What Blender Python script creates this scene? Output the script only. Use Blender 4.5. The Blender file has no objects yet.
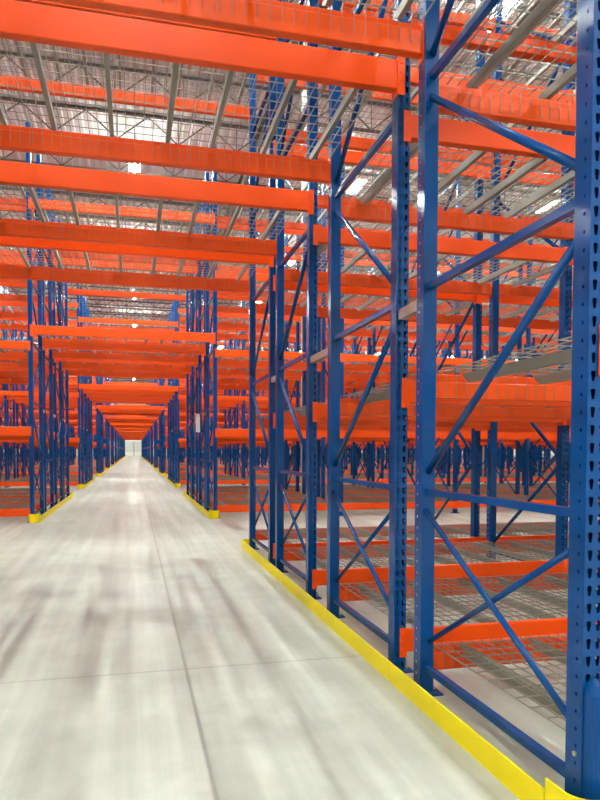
import bpy, math, random
import numpy as np
from mathutils import Vector, Matrix
from mathutils.bvhtree import BVHTree

random.seed(7)
SC = bpy.context.scene
COL = SC.collection

# ------------------------------------------------------------------ dimensions
H = 1.2                       # eye height, everything was measured against it
XR, XL = 1.40, -1.65          # upright columns on both edges of the walkway
BAY = 2.34
NR, NL = 19, 11               # bays to the right / left
PERIOD, NB, Y0 = 10.0, 13, 1.79
ROWS = (0.0, 1.562, 3.397, 4.968)
PW, PD = 0.070, 0.080         # post width (X) and depth (Y)
FD = 1.296                    # frame depth over both posts
FH = 6.55                     # frame height
LEV = [0.228, 1.584, 2.995, 4.356, 5.75]
TLEV = [3.266, 5.33]
BH, TBH, BT = 0.125, 0.152, 0.055
ROOF = 11.94
CHORD = 11.05
LAMPZ = 10.85

# ------------------------------------------------------------------ materials
def srgb(r, g, b):
    f = lambda c: (c/255/12.92) if c/255 <= 0.04045 else ((c/255+0.055)/1.055)**2.4
    return (f(r), f(g), f(b), 1.0)

def mat(name, rgb, rough=0.4, metal=0.0, coat=0.0, noise=0.0, nscale=8.0, bump=0.0, spec=0.5):
    m = bpy.data.materials.new(name); m.use_nodes = True
    nt = m.node_tree; b = nt.nodes['Principled BSDF']
    b.inputs['Base Color'].default_value = srgb(*rgb)
    b.inputs['Roughness'].default_value = rough
    b.inputs['Metallic'].default_value = metal
    b.inputs['Coat Weight'].default_value = coat
    b.inputs['Coat Roughness'].default_value = 0.12
    b.inputs['Specular IOR Level'].default_value = spec
    tc = nt.nodes.new('ShaderNodeTexCoord')
    n = nt.nodes.new('ShaderNodeTexNoise'); n.inputs['Scale'].default_value = nscale
    n.inputs['Detail'].default_value = 4
    nt.links.new(tc.outputs['Object'], n.inputs['Vector'])
    if noise:
        mx = nt.nodes.new('ShaderNodeMix'); mx.data_type = 'RGBA'; mx.blend_type = 'MULTIPLY'
        mx.inputs[0].default_value = 1.0
        mx.inputs[6].default_value = srgb(*rgb)
        rp = nt.nodes.new('ShaderNodeMapRange')
        rp.inputs[3].default_value = 1 - noise; rp.inputs[4].default_value = 1 + noise*0.6
        nt.links.new(n.outputs['Fac'], rp.inputs[0])
        nt.links.new(rp.outputs[0], mx.inputs[7])
        nt.links.new(mx.outputs[2], b.inputs['Base Color'])
    rr = nt.nodes.new('ShaderNodeMapRange')
    rr.inputs[3].default_value = max(0.02, rough-0.07); rr.inputs[4].default_value = rough+0.07
    nt.links.new(n.outputs['Fac'], rr.inputs[0]); nt.links.new(rr.outputs[0], b.inputs['Roughness'])
    if bump:
        bp = nt.nodes.new('ShaderNodeBump'); bp.inputs['Strength'].default_value = bump
        bp.inputs['Distance'].default_value = 0.01
        nt.links.new(n.outputs['Fac'], bp.inputs['Height']); nt.links.new(bp.outputs[0], b.inputs['Normal'])
    return m

M_OR = mat('orange_paint', (250, 82, 8), 0.36, noise=0.10, nscale=3, spec=0.3)
M_BL = mat('blue_paint', (0, 64, 126), 0.24, coat=0.04, spec=0.22, noise=0.08, nscale=3)
M_YE = mat('yellow_paint', (255, 226, 0), 0.42, noise=0.05, nscale=6, spec=0.3)
M_GV = mat('galvanised_steel', (146, 140, 129), 0.42, metal=0.3, noise=0.18, nscale=14)
M_SP = mat('spacer_steel', (176, 148, 138), 0.45, metal=0.1, noise=0.1)
M_BOLT = mat('zinc_bolt', (220, 220, 215), 0.3, metal=0.8)
M_ROOF = mat('roof_deck_paint', (236, 230, 228), 0.7, noise=0.05, nscale=1.5)
M_JO = mat('joist_primer', (92, 84, 80), 0.6, noise=0.1)
M_WALL = mat('wall_panel_paint', (206, 203, 198), 0.6, noise=0.04, nscale=0.6)
M_COLU = mat('column_paint', (196, 192, 180), 0.55, noise=0.12, nscale=3)
M_DOOR = mat('door_paint', (172, 168, 162), 0.45, noise=0.03)
M_DARK = mat('dark_rubber', (58, 58, 60), 0.7)
M_HOUS = mat('lamp_housing_paint', (60, 62, 66), 0.4, metal=0.4)

def lens_mat(name='lamp_lens', strength=2000):
    m = bpy.data.materials.new(name); m.use_nodes = True
    nt = m.node_tree; nt.nodes.clear()
    o = nt.nodes.new('ShaderNodeOutputMaterial'); e = nt.nodes.new('ShaderNodeEmission')
    e.inputs['Color'].default_value = (0.885, 1.0, 0.935, 1); e.inputs['Strength'].default_value = strength
    nt.links.new(e.outputs[0], o.inputs[0]); return m
M_LENS = lens_mat()
M_FILL = lens_mat('ceiling_fill_strip', 380)  # emission of the strips added to brighten the roof deck

def floor_mat():
    m = bpy.data.materials.new('sealed_concrete'); m.use_nodes = True
    nt = m.node_tree; b = nt.nodes['Principled BSDF']; L = nt.links.new
    tc = nt.nodes.new('ShaderNodeTexCoord')
    def noise(scale, detail, vec=None, rough=0.55):
        n = nt.nodes.new('ShaderNodeTexNoise'); n.inputs['Scale'].default_value = scale
        n.inputs['Detail'].default_value = detail; n.inputs['Roughness'].default_value = rough
        L(vec or tc.outputs['Object'], n.inputs['Vector']); return n
    n1 = noise(0.55, 6); n2 = noise(3.5, 8, rough=0.65); n3 = noise(60, 3)
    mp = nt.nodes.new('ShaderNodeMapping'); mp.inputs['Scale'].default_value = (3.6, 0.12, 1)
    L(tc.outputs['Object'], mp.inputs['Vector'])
    n4 = noise(2.0, 4, mp.outputs[0])                       # painted streaks along the walkway: mostly shadows and reflections, some tyre wear
    r1 = nt.nodes.new('ShaderNodeValToRGB')
    r1.color_ramp.elements[0].position = 0.30; r1.color_ramp.elements[0].color = srgb(176, 174, 162)
    r1.color_ramp.elements[1].position = 0.68; r1.color_ramp.elements[1].color = srgb(219, 218, 208)
    mixn = nt.nodes.new('ShaderNodeMath'); mixn.operation = 'MULTIPLY_ADD'
    mixn.inputs[1].default_value = 0.45
    L(n2.outputs['Fac'], mixn.inputs[0])
    sc = nt.nodes.new('ShaderNodeMath'); sc.operation = 'MULTIPLY'; sc.inputs[1].default_value = 0.55
    L(n1.outputs['Fac'], sc.inputs[0]); L(sc.outputs[0], mixn.inputs[2])
    L(mixn.outputs[0], r1.inputs[0])
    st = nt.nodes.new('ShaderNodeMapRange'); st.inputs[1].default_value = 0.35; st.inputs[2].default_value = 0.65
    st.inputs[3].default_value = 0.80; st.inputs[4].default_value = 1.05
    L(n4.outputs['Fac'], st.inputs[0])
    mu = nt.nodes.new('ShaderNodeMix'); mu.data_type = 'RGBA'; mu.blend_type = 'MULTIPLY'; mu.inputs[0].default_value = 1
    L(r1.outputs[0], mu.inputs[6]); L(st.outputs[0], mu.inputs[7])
    # saw-cut joints: thin lines at fixed spacing
    sep = nt.nodes.new('ShaderNodeSeparateXYZ'); L(tc.outputs['Object'], sep.inputs[0])
    def joint(out, off, per, half):
        a = nt.nodes.new('ShaderNodeMath'); a.operation = 'SUBTRACT'; a.inputs[1].default_value = off - per/2
        L(out, a.inputs[0])
        f = nt.nodes.new('ShaderNodeMath'); f.operation = 'FLOORED_MODULO'; f.inputs[1].default_value = per
        L(a.outputs[0], f.inputs[0])
        s = nt.nodes.new('ShaderNodeMath'); s.operation = 'SUBTRACT'; s.inputs[1].default_value = per/2
        L(f.outputs[0], s.inputs[0])
        ab = nt.nodes.new('ShaderNodeMath'); ab.operation = 'ABSOLUTE'; L(s.outputs[0], ab.inputs[0])
        c = nt.nodes.new('ShaderNodeMapRange'); c.inputs[1].default_value = half*0.6; c.inputs[2].default_value = half*1.4
        c.inputs[3].default_value = 1; c.inputs[4].default_value = 0
        L(ab.outputs[0], c.inputs[0]); return c
    j1 = joint(sep.outputs[0], 0.27, 4.4, 0.008); j2 = joint(sep.outputs[1], 3.66, 5.0, 0.008)
    mxj = nt.nodes.new('ShaderNodeMath'); mxj.operation = 'MAXIMUM'
    L(j1.outputs[0], mxj.inputs[0]); L(j2.outputs[0], mxj.inputs[1])
    mj = nt.nodes.new('ShaderNodeMix'); mj.data_type = 'RGBA'
    jf = nt.nodes.new('ShaderNodeMath'); jf.operation = 'MULTIPLY'; jf.inputs[1].default_value = 0.42
    L(mxj.outputs[0], jf.inputs[0]); L(jf.outputs[0], mj.inputs[0])
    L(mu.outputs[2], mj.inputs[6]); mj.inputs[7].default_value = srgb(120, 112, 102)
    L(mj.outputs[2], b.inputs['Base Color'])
    rr = nt.nodes.new('ShaderNodeMapRange'); rr.inputs[3].default_value = 0.34; rr.inputs[4].default_value = 0.55
    L(n2.outputs['Fac'], rr.inputs[0]); L(rr.outputs[0], b.inputs['Roughness'])
    bp = nt.nodes.new('ShaderNodeBump'); bp.inputs['Strength'].default_value = 0.06; bp.inputs['Distance'].default_value = 0.004
    L(n3.outputs['Fac'], bp.inputs['Height']); L(bp.outputs[0], b.inputs['Normal'])
    return m
M_FLOOR = floor_mat()

# ------------------------------------------------------------------ mesh building
class MB:
    def __init__(s): s.v = []; s.f = []
    def box(s, x0, x1, y0, y1, z0, z1):
        i = len(s.v)
        s.v += [(x0,y0,z0),(x1,y0,z0),(x1,y1,z0),(x0,y1,z0),(x0,y0,z1),(x1,y0,z1),(x1,y1,z1),(x0,y1,z1)]
        s.f += [(i,i+3,i+2,i+1),(i+4,i+5,i+6,i+7),(i,i+1,i+5,i+4),(i+1,i+2,i+6,i+5),(i+2,i+3,i+7,i+6),(i+3,i,i+4,i+7)]
        return s
    def bar(s, p, q, r, n=4, caps=True, up=(1,0,0), w=None):
        """prism between p and q; r half size, w second half size"""
        p, q = Vector(p), Vector(q); d = (q-p).normalized(); u = Vector(up)
        if abs(d.dot(u)) > 0.99: u = Vector((0,0,1))
        a = (u - d*d.dot(u)).normalized(); b = d.cross(a); w = r if w is None else w
        i = len(s.v); ph = math.pi/n if n == 4 else 0; k = math.sqrt(2) if n == 4 else 1
        for e in (p, q):
            for j in range(n):
                t = 2*math.pi*j/n + ph
                s.v.append(tuple(e + a*(r*k*math.cos(t)) + b*(w*k*math.sin(t))))
        for j in range(n):
            s.f.append((i+j, i+(j+1)%n, i+n+(j+1)%n, i+n+j))
        if caps:
            s.f.append(tuple(i+n-1-j for j in range(n))); s.f.append(tuple(i+n+j for j in range(n)))
        return s
    def extrude_x(s, prof, x0, x1, caps=True):
        i = len(s.v); n = len(prof)
        for x in (x0, x1):
            s.v += [(x, a, b) for a, b in prof]
        for j in range(n):
            s.f.append((i+j, i+(j+1)%n, i+n+(j+1)%n, i+n+j))
        if caps:
            s.f.append(tuple(i+n-1-j for j in range(n))); s.f.append(tuple(i+n+j for j in range(n)))
        return s
    def lathe(s, prof, n=24, c=(0,0,0)):
        i = len(s.v); m = len(prof)
        for r, z in prof:
            for j in range(n):
                t = 2*math.pi*j/n; s.v.append((c[0]+r*math.cos(t), c[1]+r*math.sin(t), c[2]+z))
        for k in range(m-1):
            for j in range(n):
                s.f.append((i+k*n+j, i+k*n+(j+1)%n, i+(k+1)*n+(j+1)%n, i+(k+1)*n+j))
        s.f.append(tuple(i+n-1-j for j in range(n))); s.f.append(tuple(i+(m-1)*n+j for j in range(n)))
        return s
    def add(s, o):
        i = len(s.v); s.v += o.v; s.f += [tuple(a+i for a in f) for f in o.f]; return s
    def mesh(s, name, m, smooth=False):
        me = bpy.data.meshes.new(name); me.from_pydata(s.v, [], s.f); me.materials.append(m)
        if smooth:
            me.polygons.foreach_set('use_smooth', [True]*len(me.polygons))
        me.update(); return me

def link(name, me, loc=(0,0,0), parent=None, rz=0.0):
    o = bpy.data.objects.new(name, me); COL.objects.link(o); o.location = loc
    if rz: o.rotation_euler = (0,0,rz)
    if parent is not None: o.parent = parent
    return o
def tag(o, label, cat, group=None, kind=None):
    o['label'] = label; o['category'] = cat
    if group: o['group'] = group
    if kind: o['kind'] = kind
    return o
def struct(name, me, loc=(0,0,0), label=None, cat=None):
    o = link(name, me, loc); o['kind'] = 'structure'
    if label: o['label'] = label
    if cat: o['category'] = cat
    return o

# ---- rack post: closed steel box with teardrop slots in its outer face and bolt holes in its sides
def holed_strip(mb, P, U, V, w, h, cols, pitch, hw, hh, tear=True):
    """flat face P + a*U + b*V, 0<a<w, 0<b<h with a column of holes at each a in cols"""
    P, U, V = Vector(P), Vector(U), Vector(V)
    edges = [0.0] + [ (cols[i]+cols[i+1])/2 for i in range(len(cols)-1)] + [w]
    n = int(h//pitch)
    def quad(pts):
        i = len(mb.v); mb.v.extend(tuple(P+U*a+V*b) for a, b in pts); mb.f.append(tuple(range(i, i+len(pts))))
    for ci, c in enumerate(cols):
        a0, a1 = edges[ci], edges[ci+1]
        for k in range(n):
            b0, b1 = k*pitch, (k+1)*pitch; bm = (b0+b1)/2; am = (a0+a1)/2
            outer = [(a0,b0),(am,b0),(a1,b0),(a1,bm),(a1,b1),(am,b1),(a0,b1),(a0,bm)]
            if tear:
                inner = [(c-hw*.45,bm-hh),(c,bm-hh*1.05),(c+hw*.45,bm-hh),(c+hw*.9,bm+hh*.2),(c+hw,bm+hh*.75),(c,bm+hh),(c-hw,bm+hh*.75),(c-hw*.9,bm+hh*.2)]
            else:
                inner = [(c-hw*.7,bm-hh*.7),(c,bm-hh),(c+hw*.7,bm-hh*.7),(c+hw,bm),(c+hw*.7,bm+hh*.7),(c,bm+hh),(c-hw*.7,bm+hh*.7),(c-hw,bm)]
            i = len(mb.v)
            mb.v.extend(tuple(P+U*a+V*b) for a, b in outer+inner)
            for j in range(8):
                mb.f.append((i+j, i+(j+1)%8, i+8+(j+1)%8, i+8+j))
        if n*pitch < h: quad([(a0,n*pitch),(a1,n*pitch),(a1,h),(a0,h)])

def post_mesh(front, holes=True):
    """origin at the post's foot, centred in X; local y from 0 to PD; slots face -Y if front else +Y"""
    mb = MB(); hw = PW/2; z0 = 0.008
    if not holes:
        mb.box(-hw, hw, 0, PD, z0, FH); return mb
    if front:
        holed_strip(mb, (-hw,0,z0), (1,0,0), (0,0,1), PW, FH-z0, [.019,.052], .056, .0085, .0165)
        yb, ya = PD, 0
    else:
        holed_strip(mb, (hw,PD,z0), (-1,0,0), (0,0,1), PW, FH-z0, [.019,.052], .056, .0085, .0165)
        yb, ya = 0, PD
    # sides
    if front:
        holed_strip(mb, (-hw,PD,z0), (0,-1,0), (0,0,1), PD, FH-z0, [.050], .056, .0050, .0062, False)
        holed_strip(mb, (hw,0,z0), (0,1,0), (0,0,1), PD, FH-z0, [.030], .056, .0050, .0062, False)
        i = len(mb.v); mb.v += [(hw,PD,z0),(-hw,PD,z0),(-hw,PD,FH),(hw,PD,FH)]; mb.f.append((i,i+1,i+2,i+3))
    else:
        holed_strip(mb, (-hw,PD,z0), (0,-1,0), (0,0,1), PD, FH-z0, [.030], .056, .0050, .0062, False)
        holed_strip(mb, (hw,0,z0), (0,1,0), (0,0,1), PD, FH-z0, [.050], .056, .0050, .0062, False)
        i = len(mb.v); mb.v += [(-hw,0,z0),(hw,0,z0),(hw,0,FH),(-hw,0,FH)]; mb.f.append((i,i+1,i+2,i+3))
    i = len(mb.v)
    mb.v += [(-hw,0,FH),(hw,0,FH),(hw,PD,FH),(-hw,PD,FH)]; mb.f.append((i,i+1,i+2,i+3))
    return mb

def plate_mb():
    return MB().box(-.07,.07,-.045,PD+.045,0,.008)
def bolt_mb(x, y):
    return MB().lathe([(.016,0),(.016,.004),(.011,.005),(.011,.016),(.006,.017),(.006,.035)], 8, (x,y,.008))
YB = FD - PD                   # near face of the rear post
def hbrace_mb(z):
    return MB().bar((0,PD,z),(0,YB,z),.016,4,True,(1,0,0),.015)
def diag_list(flip):
    """(z at rear post, z at front post)"""
    L = [(.26,.90),(.91,.32)]
    z = 1.0; up = True
    while z + 1.0 < FH:
        a, b = z+.10, z+.90
        lo, hi = (a, b) if up else (b, a)
        L.append((lo, hi) if not flip else (hi, lo)); up = not up; z += 1.0
    return L
HZ = [.13, 1.0, 2.0, 3.0, 4.0, 5.0, 6.0]
HZ_IN = [.13, 6.4]
def braces(kind):
    """kind: (flip, edge); frames on the walkway edge are cross-braced, inner ones only zigzag"""
    flip, edge = kind
    if edge: return HZ, diag_list(flip)
    L, z, up = [], .22, flip
    while z + .95 < FH:
        lo, hi = z, z+.86
        L.append((hi, lo) if not up else (lo, hi)); up = not up; z += .92
    return HZ_IN, L
def dbrace_mb(zr, zf, k):
    x = .0135 if k == 0 else (-.0135 if k == 1 else 0)
    rr = .017 if k > 1 else .0125
    return MB().bar((x,YB,zr),(x,PD,zf),rr,12,True,(1,0,0),rr)

ME = {}
def get(key, fn):
    if key not in ME: ME[key] = fn()
    return ME[key]

def frame_parts(flip):
    out = [('post', get('post_f', lambda: post_mesh(True).mesh('post', M_BL)), (0,0,0)),
           ('post', get('post_r', lambda: post_mesh(False).mesh('post', M_BL)), (0,YB,0))]
    for z in braces(flip)[0]: out.append(('horizontal_brace', get(('hb',z), lambda: hbrace_mb(z).mesh('horizontal_brace', M_BL)), (0,0,0)))
    for k, (a, b) in enumerate(braces(flip)[1]):
        out.append(('diagonal_brace', get(('db',a,b,flip[1]), lambda: dbrace_mb(a,b,k if flip[1] else 5).mesh('diagonal_brace', M_BL, True)), (0,0,0)))
    out.append(('base_plate', get('plate', lambda: plate_mb().mesh('base_plate', M_BL)), (0,0,0)))
    out.append(('base_plate', get('plate', None), (0,YB,0)))
    return out
def frame_single_mb(flip, plates=True):
    mb = MB()
    mb.box(-PW/2,PW/2,0,PD,0,FH); mb.box(-PW/2,PW/2,YB,FD,0,FH)
    for z in braces(flip)[0]: mb.box(-.021,.021,PD,YB,z-.017,z+.017)
    for k, (a, b) in enumerate(braces(flip)[1]): mb.bar((0,YB,a),(0,PD,b),.017,4,True,(1,0,0),.017)
    return mb

# ---- beams: origin at beam centre in X, outer face at local y=0, inner side +y, top at z=0
def beam_prof(h):
    c = .004
    return [(c,-h),(BT-c,-h),(BT,-h+c),(BT,-.045),(BT-c,-.041),(.032,-.041),(.030,-.039),(.030,-c),(.030-c,0),(c,0),(0,-c),(0,-h+c)]
def beam_mb(L, h): return MB().extrude_x(beam_prof(h), -L/2, L/2)
def conn_mb(side, L, h):
    """angle plate: one leg against the beam end, the other on the outer face of the post"""
    mb = MB(); x = side*L/2
    xa, xb = sorted((x - side*.004, x + side*.0005))
    zt, zb = .010, -h*1.2
    mb.box(xa, xb, -.008, BT+.006, zb, zt)
    xa, xb = sorted((x, x + side*.036))
    mb.box(xa, xb, -.008, -.003, zb, zt)
    return mb
def rivet_mb(side, L, k):
    mb = MB()
    for k in (k,):
        z = -.018 - .045*k
        mb.bar((side*(L/2+.019), -.012, z), (side*(L/2+.019), -.007, z), .0065, 8)
    return mb
def beam_single_mb(L, h):
    mb = MB(); mb.box(-L/2, L/2, 0, BT, -h, 0)
    for s in (-1, 1):
        xa, xb = sorted((s*L/2, s*(L/2+.036))); mb.box(xa, xb, -.008, -.003, -h*1.2, .010)
    return mb

# ---- wire deck: origin at middle of front edge, inner faces; spans local y 0..DD, wires at z=0
DD = FD - 2*BT
def deck_wires(W, nw, ny, r, n):
    mb = MB(); up = (0,0,1)
    for i in range(nw):
        x = -W/2 + W*i/(nw-1)
        caps = n != 3
        mb.bar((x,-.025,.006),(x,DD+.025,.006), r, n, caps)
        mb.bar((x,.0035,.004),(x,.0035,-.115), r*.55, n, caps)
        mb.bar((x,DD-.0035,.004),(x,DD-.0035,-.115), r*.55, n, caps)
    for j in range(ny):
        y = .03 + (DD-.06)*j/(ny-1)
        mb.bar((-W/2,y,.011),(W/2,y,.011), r, n, n != 3, (0,0,1))
    return mb
def channel_mb(x):
    prof = [(.006,0),(.006,-.012),(.06,-.045),(DD-.06,-.045),(DD-.006,-.012),(DD-.006,0)]
    mb = MB(); i = len(mb.v); n = len(prof)
    for xx in (x-.0135, x+.0135): mb.v += [(xx, a, b) for a, b in prof]
    for j in range(n): mb.f.append((i+j, i+(j+1)%n, i+n+(j+1)%n, i+n+j))
    mb.f.append(tuple(i+n-1-j for j in range(n))); mb.f.append(tuple(i+n+j for j in range(n)))
    return mb
def chan_x(W): return (-W*.36, 0.0, W*.36)

# ------------------------------------------------------------------ layout of the racks
def colx(i): return XR + BAY*i if i >= 0 else XL + BAY*(i+1)     # i: 0..NR right, -1..-NL-1 left
COLS = list(range(-NL-1, NR+1))
frames, beams, decks = [], [], []
for k in range(NB):
    yb = Y0 + PERIOD*k
    for r, ry in enumerate(ROWS):
        y = yb + ry
        for c in COLS: frames.append((k, r, c, colx(c), y))
        for c in COLS[:-1]:
            a, b = colx(c), colx(c+1); xm = (a+b)/2; L = b-a-PW
            tun = (c == -1)
            for l, z in enumerate(TLEV if tun else LEV):
                for s in (0, 1): beams.append((k, r, c, l, s, xm, y if s == 0 else y+FD, z, L))
                nd = 3 if tun else 2; W = L/nd
                for d in range(nd):
                    decks.append((k, r, c, l, d, a+PW/2+W*(d+.5), y+BT, z, W-.02))

# ------------------------------------------------------------------ camera
F = 664.9
cam_d = bpy.data.cameras.new('camera'); cam = bpy.data.objects.new('camera', cam_d); COL.objects.link(cam)
SC.camera = cam
YAW, PITCH = math.radians(14.023), math.radians(-2.0)
cam.location = (0, 0, H)
cam.rotation_euler = (Matrix.Rotation(-YAW,3,'Z') @ Matrix.Rotation(math.radians(90)+PITCH,3,'X') @ Matrix.Rotation(math.radians(.15),3,'Z')).to_euler()
cam_d.sensor_fit = 'VERTICAL'; cam_d.sensor_height = 32.0; cam_d.sensor_width = 24.0
cam_d.lens = F/800*32.0
PPY = 474.2
cam_d.shift_y = (PPY-400)/800
cam_d.clip_end = 400; cam_d.clip_start = 0.05
RC = cam.rotation_euler.to_matrix()

# ------------------------------------------------------------------ what the camera can see of each rack piece
def visible():
    V, P, own = [], [], []
    def bx(x0,x1,y0,y1,z0,z1,o):
        i = len(V)
        V.extend([(x0,y0,z0),(x1,y0,z0),(x1,y1,z0),(x0,y1,z0),(x0,y0,z1),(x1,y0,z1),(x1,y1,z1),(x0,y1,z1)])
        P.extend([(i,i+3,i+2,i+1),(i+4,i+5,i+6,i+7),(i,i+1,i+5,i+4),(i+1,i+2,i+6,i+5),(i+2,i+3,i+7,i+6),(i+3,i,i+4,i+7)])
        own.extend([o]*6)
    for n, (k,r,c,x,y) in enumerate(frames):
        bx(x-PW/2,x+PW/2,y,y+PD,0,FH,('f',n)); bx(x-PW/2,x+PW/2,y+YB,y+FD,0,FH,('f',n))
        if k < 3 and c in (0,-1):
            for z in HZ: bx(x-.02,x+.02,y+PD,y+YB,z-.017,z+.017,('f',n))
    for n, (k,r,c,l,s,x,y,z,L) in enumerate(beams):
        h = TBH if c == -1 else BH
        ya, yb = (y, y+BT) if s == 0 else (y-BT, y)
        bx(x-L/2,x+L/2,ya,yb,z-h,z,('b',n))
    t = BVHTree.FromPolygons(V, P)
    V2, P2, own2 = [], [], []
    for n, (k,r,c,l,d,x,y,z,W) in enumerate(decks):
        if k > 3: continue
        i = len(V2); V2.extend([(x-W/2,y,z),(x+W/2,y,z),(x+W/2,y+DD,z),(x-W/2,y+DD,z)]); P2.append((i,i+1,i+2,i+3)); own2.append(n)
    t2 = BVHTree.FromPolygons(V2, P2)
    cf, cb, cd = {}, {}, {}
    o = Vector(cam.location)
    for py in range(0, 800, 2):
        for px in range(0, 600, 2):
            d = (RC @ Vector(((px+1-300)/F, -(py+1-PPY)/F, -1))).normalized()
            h = t.ray_cast(o, d)
            lim = h[3] if h[0] is not None else 1e9
            if h[0] is not None:
                kk, n = own[h[2]]; q = cf if kk == 'f' else cb
                q[n] = q.get(n, 0)+1
            if d.z < 0: lim = min(lim, -H/d.z)
            p = o; dist = 0.0
            for _ in range(6):
                g = t2.ray_cast(p, d)
                if g[0] is None: break
                dist += g[3]
                if dist > lim: break
                cd[own2[g[2]]] = cd.get(own2[g[2]], 0)+1
                p = g[0] + d*1e-3; dist += 1e-3
    return cf, cb, cd
CF, CB, CD = visible()
def top(cnt, n, least):
    L = [i for i, v in sorted(cnt.items(), key=lambda t: (-t[1], t[0])) if v >= least]
    return L[:n]
IF, IB, ID = top(CF, 300, 1), top(CB, 300, 1), top(CD, 300, 2)
print('VISIBLE', len(CF), len(CB), len(CD), 'individual', len(IF), len(IB), len(ID))

# ------------------------------------------------------------------ wording
ORD = ['first','second','third','fourth','fifth','sixth','seventh','eighth','ninth','tenth','eleventh','twelfth',
       'thirteenth','fourteenth','fifteenth','sixteenth','seventeenth','eighteenth','nineteenth','twentieth']
def blk(k): return 'front rack block' if k == 0 else ORD[k]+' block'
def row(r): return ('front row','second row','third row','back row')[r]
def colw2(c, k=1):
    if c == 0: return 'beside the walkway' if k == 0 else 'right edge of walkway'
    if c == -1: return 'left edge of walkway'
    if c > 0: return ORD[c]+' column from walkway' + ('' if k == 0 else ', right')
    return ORD[-c-1]+' column from walkway, left'
def bayw(c, k=1):
    if c == -1: return 'over walkway'
    if c >= 0: return ORD[c]+' bay from walkway' + ('' if k == 0 else ', right')
    return ORD[-c-2]+' bay from walkway, left'
LVL = ['lowest level','second level','third level','fourth level','top level']
def lvlw(c, l): return ('lower level','upper level')[l] if c == -1 else LVL[l]

# ------------------------------------------------------------------ upright frames
PARTF = {n for n in IF if CF[n] >= 90}
for n in IF:
    k, r, c, x, y = frames[n]; flip = (r >= 2, c in (0,-1))
    label = f'blue steel upright frame, {blk(k)}, {row(r)}, {colw2(c,k)}'
    if n in PARTF:
        e = link('upright_frame', None, (x, y, 0)); e.empty_display_size = .2
        for nm, me, loc in frame_parts(flip):
            p = link(nm, me, loc, e)
            if nm == 'base_plate' and CF[n] >= 400:
                link('anchor_bolt', get('anchor', lambda: bolt_mb(-.052,.04).mesh('anchor_bolt', M_BOLT)), (0,0,0), p)
                link('anchor_bolt', get('anchor2', lambda: bolt_mb(.052,.04).mesh('anchor_bolt', M_BOLT)), (0,0,0), p)
        if k == 0 and r == 0 and c == 0:
            b = MB().bar((-PW/2-.006,.03,.235),(-PW/2,.03,.235),.009,6).mesh('bolt', M_BOLT)
            q = link('bolt', b, (0,0,0), e); q['label'] = 'small bright bolt head near the foot'
    else:
        e = link('upright_frame', get(('fs',flip), lambda: frame_single_mb(flip).mesh('upright_frame', M_BL)), (x, y, 0))
    tag(e, label, 'rack frame', 'blue upright frames of the pallet racks')

# ------------------------------------------------------------------ beams
PARTB = {n for n in IB if CB[n] >= 130}
def face(s): return 'front' if s == 0 else 'rear'
for n in IB:
    k, r, c, l, s, x, y, z, L = beams[n]; h = TBH if c == -1 else BH
    label = f'orange {face(s)} beam, {blk(k)}, {row(r)}, {lvlw(c,l)}, {bayw(c,k)}'
    rz = 0 if s == 0 else math.pi
    key = round(L, 3)
    if n in PARTB:
        e = link('rack_crossbar', None, (x, y, z), None, rz); e.empty_display_size = .2
        link('beam_bar', get(('bm',key,h), lambda: beam_mb(L,h).mesh('beam_bar', M_OR)), (0,0,0), e)
        for sd in (-1, 1):
            p = link('end_connector', get(('cn',key,h,sd), lambda: conn_mb(sd,L,h).mesh('end_connector', M_OR)), (0,0,0), e)
            if CB[n] >= 400:
                for q in range(3):
                    link('rivet', get(('rv',key,sd,q), lambda: rivet_mb(sd,L,q).mesh('rivet', M_OR)), (0,0,0), p)
    else:
        e = link('rack_crossbar', get(('bs',key,h), lambda: beam_single_mb(L,h).mesh('rack_crossbar', M_OR)), (x, y, z), None, rz)
    tag(e, label, 'rack beam', 'orange beams of the pallet racks')

# ------------------------------------------------------------------ wire decks
PARTD = {n for n in ID if CD[n] >= 250}
def third(c, d):
    return ('left third','middle third','right third')[d] if c == -1 else (('inner half','outer half') if c >= 0 else ('outer half','inner half'))[d]
WR = .0022
for n in ID:
    k, r, c, l, d, x, y, z, W = decks[n]; key = round(W, 3)
    label = f'wire deck, {blk(k)}, {row(r)}, {lvlw(c,l)}, {bayw(c,k)}, {third(c,d)}'
    nw = int(round(W/.056))+1
    if n in PARTD:
        e = link('wire_deck', None, (x, y, z)); e.empty_display_size = .2
        link('wire_grid', get(('dw',key), lambda: deck_wires(W,nw,12,WR,4).mesh('wire_grid', M_GV)), (0,0,0), e)
        for xx in chan_x(W):
            link('support_channel', get(('dc',round(xx,3)), lambda: channel_mb(xx).mesh('support_channel', M_GV)), (0,0,0), e)
    else:
        def one():
            mb = deck_wires(W,nw,12,WR,4)
            for xx in chan_x(W): mb.add(channel_mb(xx))
            return mb.mesh('wire_deck', M_GV)
        e = link('wire_deck', get(('d1',key), one), (x, y, z))
    tag(e, label, 'wire deck', 'grey wire decks of the pallet racks')

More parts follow.
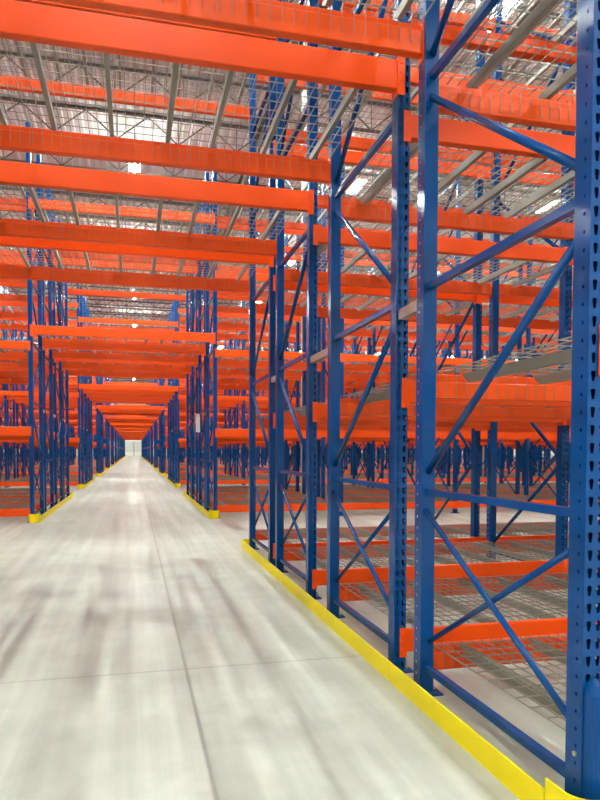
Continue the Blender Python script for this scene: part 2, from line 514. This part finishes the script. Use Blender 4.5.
# ------------------------------------------------------------------ everything past the cap, one object per kind
def merged(name, items, material):
    """items: list of (MB, [(x,y,z,flip)])"""
    vs, loops, starts, tot, off, lo = [], [], [], [], 0, 0
    for mb, places in items:
        if not places: continue
        base = np.array(mb.v, dtype=np.float32); nv = len(base)
        fl = np.concatenate([np.array(f, dtype=np.int64) for f in mb.f]); cnt = np.array([len(f) for f in mb.f], dtype=np.int64)
        for x, y, z, flip in places:
            v = base.copy()
            if flip: v[:, 0] *= -1; v[:, 1] *= -1
            v += np.array((x, y, z), dtype=np.float32)
            vs.append(v); loops.append(fl+off); tot.append(cnt); off += nv
    v = np.concatenate(vs); lp = np.concatenate(loops).astype(np.int32); ct = np.concatenate(tot).astype(np.int32)
    st = np.concatenate(([0], np.cumsum(ct)[:-1])).astype(np.int32)
    me = bpy.data.meshes.new(name)
    me.vertices.add(len(v)); me.vertices.foreach_set('co', v.ravel())
    me.loops.add(len(lp)); me.loops.foreach_set('vertex_index', lp)
    me.polygons.add(len(ct)); me.polygons.foreach_set('loop_start', st)
    me.update(calc_edges=True); me.validate(); me.materials.append(material)
    return link(name, me)

sf, sb, sd = set(IF), set(IB), set(ID)
o = merged('upright_frames', [(frame_single_mb(fl), [(x,y,0,False) for n,(k,r,c,x,y) in enumerate(frames) if n not in sf and (r>=2, c in (0,-1)) == fl]) for fl in ((False,False),(True,False),(False,True),(True,True))], M_BL)
tag(o, 'remaining small blue upright frames of the racks receding far behind', 'rack frames', kind='stuff')
keys = {}
for n, (k,r,c,l,s,x,y,z,L) in enumerate(beams):
    if n in sb: continue
    keys.setdefault((round(L,3), TBH if c == -1 else BH), []).append((x,y,z,s == 1))
o = merged('rack_crossbars', [(beam_single_mb(*kk), pl) for kk, pl in keys.items()], M_OR)
tag(o, 'remaining small orange beams of the racks receding far behind', 'rack beams', kind='stuff')
keys = {}
for n, (k,r,c,l,d,x,y,z,W) in enumerate(decks):
    if n in sd: continue
    lod = 0 if (k < 2 and -4 < c < 8) else (1 if k < 5 else 2)
    keys.setdefault((round(W,3), lod), []).append((x,y,z,False))
items = []
for (W, lod), pl in keys.items():
    nw = int(round(W/.056))+1
    if lod == 0: mb = deck_wires(W,nw,12,WR,3)
    elif lod == 1: mb = deck_wires(W,nw//2,7,WR*1.4,3)
    else: mb = deck_wires(W,nw//4,4,WR*2.0,3)
    for xx in chan_x(W): mb.box(xx-.0135,xx+.0135,.006,DD-.006,-.042,0)
    items.append((mb, pl))
o = merged('wire_decks', items, M_GV)
tag(o, 'remaining small grey wire decks of the racks receding far behind', 'wire decks', kind='stuff')

# ------------------------------------------------------------------ row spacers between the back-to-back rows
GAPS = [(ROWS[i]+FD, ROWS[i+1]) for i in range(3)]
GAPW = ('front and second rows','second and third rows','third and rear rows')
for k in range(3):
    for g, (a, b) in enumerate(GAPS):
        for c in range(-1, 5 - k):
            for zz, hw in ((1.93,'lower'),):
                x = colx(c); xo = -.012 if c >= 0 else .012
                mb = get(('sp',g), lambda: MB().box(-.017,.017,0,b-a,-.026,.026).box(-.019,.019,-.02,-.0,-.03,.03))
                me = get(('spm',g), lambda: MB().box(-.022,.022,.001,b-a-.001,-.026,.026).mesh('row_spacer', M_SP))
                o = link('row_spacer', me, (x, Y0+PERIOD*k+a, zz))
                tag(o, f'pale row spacer between {GAPW[g]}, {blk(k)}, {colw2(c,k)}', 'row spacer', 'row spacers joining the rack rows')

# ------------------------------------------------------------------ yellow guards along the walkway
GH, GT = 0.102, 0.008
def rail_mesh(side, y0, y1, round_end):
    """plate along y on the walkway side, an L foot inside, optional rounded return at the far end"""
    mb = MB(); pts = [(0, y0), (0, y1-.09 if round_end else y1)]
    if round_end:
        for t in range(1, 9):
            a = math.pi/2*t/8
            pts.append((side*.09*(1-math.cos(a)), y1-.09+.09*math.sin(a)))
        pts.append((side*.16, y1))
    n = len(pts); i = len(mb.v)
    for j, (x, y) in enumerate(pts):
        p0 = pts[max(0,j-1)]; p1 = pts[min(n-1,j+1)]
        d = Vector((p1[0]-p0[0], p1[1]-p0[1])).normalized(); nx, ny = side*abs(d.y), -d.x*side*(1 if side > 0 else 1)*(1 if side>0 else 1)
        nx, ny = (d.y, -d.x) if side > 0 else (-d.y, d.x)
        for (q, z) in ((0,0),(0,GH),(GT,GH),(GT,0)):
            mb.v.append((x+nx*q, y+ny*q, z))
    for j in range(n-1):
        for e in range(4):
            mb.f.append((i+j*4+e, i+j*4+(e+1)%4, i+(j+1)*4+(e+1)%4, i+(j+1)*4+e))
    mb.f.append((i,i+1,i+2,i+3)); b = i+(n-1)*4; mb.f.append((b+3,b+2,b+1,b))
    xa, xb = sorted((side*GT, side*.055))
    mb.box(xa, xb, y0+.01, (y1-.10 if round_end else y1-.01), 0, .008)
    return mb
def cap_mesh():
    """U-shaped bumper bent round the front post, opening towards +Y"""
    mb = MB(); R = .088; h = .145; t = .008
    pts = [(-R, .105), (-R, 0.02)]
    for j in range(1, 16):
        a = math.pi + math.pi*j/16
        pts.append((R*math.cos(a)*1.0, .02 + R*.95*math.sin(a)))
    pts += [(R, .02), (R, .105)]
    n = len(pts); i = len(mb.v)
    for j, (x, y) in enumerate(pts):
        p0 = pts[max(0,j-1)]; p1 = pts[min(n-1,j+1)]
        d = Vector((p1[0]-p0[0], p1[1]-p0[1])).normalized(); nx, ny = -d.y, d.x
        for (q, z) in ((0,0),(t,0),(t,h),(0,h)):
            mb.v.append((x+nx*q, y+ny*q, z))
    for j in range(n-1):
        for e in range(4):
            mb.f.append((i+j*4+e, i+j*4+(e+1)%4, i+(j+1)*4+(e+1)%4, i+(j+1)*4+e))
    mb.f.append((i+3,i+2,i+1,i)); b = i+(n-1)*4; mb.f.append((b,b+1,b+2,b+3))
    return mb
CAP = cap_mesh().mesh('rack_bumper', M_YE)
RAILX = {1: 1.285, -1: -1.525}
SPLIT = (ROWS[0]+FD+ROWS[1])/2
for k in range(NB):
    yb = Y0+PERIOD*k
    for side, wd in ((1,'right'), (-1,'left')):
        xo = RAILX[side]
        y_end = ROWS[3]+FD+.14
        for (a, b, rnd, wh) in ((.078, SPLIT-.003, False, 'front'), (SPLIT+.003, y_end, True, 'rear')):
            me = get(('rail',side,wh), lambda: rail_mesh(side, a, b, rnd).mesh('guard_rail', M_YE))
            o = link('guard_rail', me, (xo, yb, 0))
            tag(o, f'low yellow floor guard rail, {blk(k)}, {wd} side of walkway, {wh} section', 'guard rail', 'yellow guards along the walkway')
        o = link('rack_bumper', CAP, (xo+side*.088, yb-.035, 0))
        tag(o, f'rounded yellow bumper at front post, {blk(k)}, {wd} side of walkway', 'rack bumper', 'yellow guards along the walkway')

pl = MB().box(-.045,.045,0,.006,0,.40).mesh('placard', mat('placard_paint', (250, 244, 236), 0.5))
o = link('placard', pl, (XR-.05, Y0+PERIOD+ROWS[1]+YB-.0065, 1.60))
tag(o, 'small pale upright placard fixed to a blue post, second block, second row', 'placard')

# blue post protectors on the aisle faces of the corner posts
def protector():
    mb = MB(); R = .03; n = 10; z0, z1 = .012, .44; i = 0
    rings = [(z0,1),(z1,1),(z1+.03,.75),(z1+.05,.30)]
    for z, s in rings:
        for j in range(n+1):
            a = math.pi*j/n; mb.v.append((-R*s*math.cos(a), -.003-.038*s*math.sin(a), z))
    m = n+1
    for q in range(len(rings)-1):
        for j in range(n): mb.f.append((q*m+j, q*m+j+1, (q+1)*m+j+1, (q+1)*m+j))
        mb.f.append((q*m+n, q*m, (q+1)*m, (q+1)*m+n))
    mb.f.append(tuple(range(n,-1,-1))); b = (len(rings)-1)*m; mb.f.append(tuple(b+j for j in range(m)))
    return mb.mesh('post_protector', M_BL)
PRO = protector()
for k in range(3):
    for c in (-1, 0):
        o = link('post_protector', PRO, (colx(c), Y0+PERIOD*k, 0))
        tag(o, f'blue rounded protector on front post foot, {blk(k)}, {colw2(c,k)}', 'post protector', 'blue protectors on the corner posts')

# ------------------------------------------------------------------ building shell
X0, X1, YN, YF = -34.0, 53.0, -12.0, 142.0
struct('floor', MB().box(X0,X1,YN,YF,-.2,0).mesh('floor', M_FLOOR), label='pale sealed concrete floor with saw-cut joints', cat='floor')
rb = MB(); prof = []; per = .305; nrib = int((X1-X0)/per)
for i in range(nrib):
    x = X0 + per*i
    prof += [(x,0),(x+.10,0),(x+.14,.04),(x+.265,.04)]
prof.append((X0+per*nrib,0))
prof.append((X0+per*nrib,.12)); prof.insert(0,(X0,.12))
n = len(prof)
for y in (YN, YF): rb.v += [(x, y, ROOF+z) for x, z in prof]
for j in range(n-1): rb.f.append((j, n+j, n+j+1, j+1))
rb.f.append((n-1, 2*n-1, n, 0))
struct('ceiling', rb.mesh('ceiling', M_ROOF), label='pale ribbed metal roof deck', cat='ceiling')
zt = ROOF+.15
def wallmb(kind):
    mb = MB()
    if kind == 'l': mb.box(X0-.2,X0,YN,YF,0,zt)
    if kind == 'r': mb.box(X1,X1+.2,YN,YF,0,zt)
    if kind == 'b': mb.box(X0-.2,X1+.2,YF,YF+.2,0,zt)
    if kind == 'f': mb.box(X0-.2,X1+.2,YN-.2,YN,0,zt)
    return mb
for kind, nm in (('l','wall_left'),('r','wall_right'),('b','wall_far'),('f','wall_near')):
    struct(nm, wallmb(kind).mesh(nm, M_WALL), label={'l':'pale panel wall beyond the left-hand racks','r':'pale panel wall beyond the right-hand racks','b':'pale panel wall closing the far end of the walkway','f':'pale panel wall behind the viewer'}[kind], cat='wall')
# double door closing the far end of the walkway
d = struct('door_1', MB().box(-1.75,-.06,YF-.08,YF-.001,0.01,3.1).box(.06,1.75,YF-.08,YF-.001,0.01,3.1).mesh('door_1', M_DOOR), label='white double door at the far end of the walkway', cat='door')
link('door_frame', MB().box(-.058,.058,YF-.10,YF-.001,0.01,3.1).box(-1.85,-1.752,YF-.10,YF-.001,0.01,3.2).box(1.752,1.85,YF-.10,YF-.001,0.01,3.2).mesh('door_frame', M_DARK), (0,0,0), d)
link('kick_plate', MB().box(-1.7,-.1,YF-.088,YF-.081,0.06,.9).box(.1,1.7,YF-.088,YF-.081,0.06,.9).mesh('kick_plate', M_COLU), (0,0,0), d)

# roof joists
PAN = 1.9
def joist():
    t, b, w = MB(), MB(), MB()
    t.box(X0,X1,-.055,.055,ROOF-.075,ROOF-.005); b.box(X0,X1,-.05,.05,CHORD-.03,CHORD+.03)
    x = X0+.3
    while x + PAN < X1:
        w.bar((x,0,ROOF-.08),(x+PAN/2,0,CHORD+.03),.017,4,True,(0,1,0))
        w.bar((x+PAN/2,0,CHORD+.03),(x+PAN,0,ROOF-.08),.017,4,True,(0,1,0))
        w.bar((x+PAN/2,0,CHORD+.03),(x+PAN/2,0,ROOF-.08),.012,4,True,(0,1,0))
        x += PAN
    return t.mesh('top_chord', M_JO), b.mesh('bottom_chord', M_JO), w.mesh('web', M_JO)
JT = joist(); y = 22.2 - 2.5*8
while y < YF-1:
    e = link('roof_joist', None, (0, y, 0)); e.empty_display_size = .2
    for nm, me in zip(('top_chord','bottom_chord','web'), JT): link(nm, me, (0,0,0), e)
    tag(e, 'grey open-web steel roof joist spanning above the racks', 'roof joist', 'roof joists under the metal deck', 'thing')
    y += 2.5

# building columns in the wide gap between second and third rows, with a girder on top
CX = [3.86-15.84*2, 3.86-15.84, 3.86, 3.86+15.84, 3.86+15.84*2, 3.86+15.84*3]
def colmesh():
    mb = MB().box(-.095,.095,-.095,.095,.02,CHORD-.62)
    return mb.mesh('shaft', M_COLU), MB().box(-.2,.2,-.2,.2,0,.02).mesh('base_plate', M_COLU), MB().box(-.18,.18,-.18,.18,CHORD-.62,CHORD-.6).mesh('cap_plate', M_COLU)
CM = colmesh()
for ix, x in enumerate(CX):
    for k in range(1, NB, 2):
        e = link('building_column', None, (x, Y0+PERIOD*k+(ROWS[1]+FD+ROWS[2])/2, 0)); e.empty_display_size = .3
        for nm, me in zip(('shaft','base_plate','cap_plate'), CM): link(nm, me, (0,0,0), e)
        if x == 3.86 and k == 1: lb, gp = 'pale square steel building column rising behind the nearest rack block', None
        else: lb, gp = 'pale square steel building column standing among the farther racks', 'building columns among the racks'
        tag(e, lb, 'building column', gp)
for x in CX:
    g = MB().box(x-.12,x+.12,YN,YF,CHORD-.6,CHORD-.58).box(x-.12,x+.12,YN,YF,CHORD-.05,CHORD-.031).box(x-.006,x+.006,YN,YF,CHORD-.58,CHORD-.05)
    o = link('roof_girder', g.mesh('roof_girder', M_JO)); tag(o, 'grey steel roof girder carried on the building columns', 'roof girder', 'roof girders over the columns')

# ------------------------------------------------------------------ high-bay lamps
def lamp_meshes():
    ho = MB().box(-.17,.17,-.62,.62,.03,.07).box(-.17,-.155,-.62,.62,0,.03).box(.155,.17,-.62,.62,0,.03)
    ho.box(-.155,.155,-.62,-.605,0,.03).box(-.155,.155,.605,.62,0,.03).box(-.06,.06,-.3,.3,.07,.12)
    le = MB().box(-.025,.025,-.58,.58,-.012,.026)
    ul = MB().box(-.176,-.171,-.60,.60,.034,.066).box(.171,.176,-.60,.60,.034,.066).box(-.15,.15,-.626,-.621,.034,.066).box(-.15,.15,.621,.626,.034,.066)  # invented glowing strips round the housing, added to lift the ceiling brightness
    ro = MB().bar((0,-.25,.12),(0,-.25,ROOF-LAMPZ),.008,6).bar((0,.25,.12),(0,.25,ROOF-LAMPZ),.008,6)
    return (('housing', ho.mesh('housing', M_HOUS)), ('lens', le.mesh('lens', M_LENS)), ('ceiling_fill_strip', ul.mesh('ceiling_fill_strip', M_FILL)), ('hanging_rod', ro.mesh('hanging_rod', M_HOUS)))
LM = lamp_meshes()
n_l = 0
for i in range(-4, 7):
    for j in range(-2, 13):
        x, y = .08+7.9*i, 13.6+9.9*j
        if not (X0+1 < x < X1-1 and YN+1 < y < YF-1): continue
        e = link('high_bay_lamp', None, (x, y, LAMPZ)); e.empty_display_size = .2
        for nm, me in LM: link(nm, me, (0,0,0), e)
        if i == 0 and 1 <= j <= 4:
            lb, gp = f'glowing high-bay lamp, {ORD[j-1]} one visible above the walkway', 'high-bay lamps under the roof'
        elif i == 1 and 0 <= j <= 2:
            lb, gp = f'glowing high-bay lamp, {ORD[j]} one in line right of the walkway', 'high-bay lamps under the roof'
        else: lb, gp = 'small high-bay lamp glowing beyond the racks', 'high-bay lamps under the roof'
        tag(e, lb, 'lamp', gp)

# ------------------------------------------------------------------ world and view
w = bpy.data.worlds.new('world'); SC.world = w; w.use_nodes = True
w.node_tree.nodes['Background'].inputs[0].default_value = (.8,.85,1,1)
w.node_tree.nodes['Background'].inputs[1].default_value = 0.2
vs = SC.view_settings
SC.display_settings.display_device = 'sRGB'
vs.view_transform = 'Standard'; vs.look = 'None'; vs.gamma = 1; vs.exposure = 0.3; vs.use_curve_mapping = False
cy = SC.cycles
cy.use_denoising = True; cy.use_light_tree = True
cy.max_bounces = 6; cy.diffuse_bounces = 2; cy.glossy_bounces = 3
cy.caustics_reflective = False; cy.caustics_refractive = False
cy.sample_clamp_indirect = 8
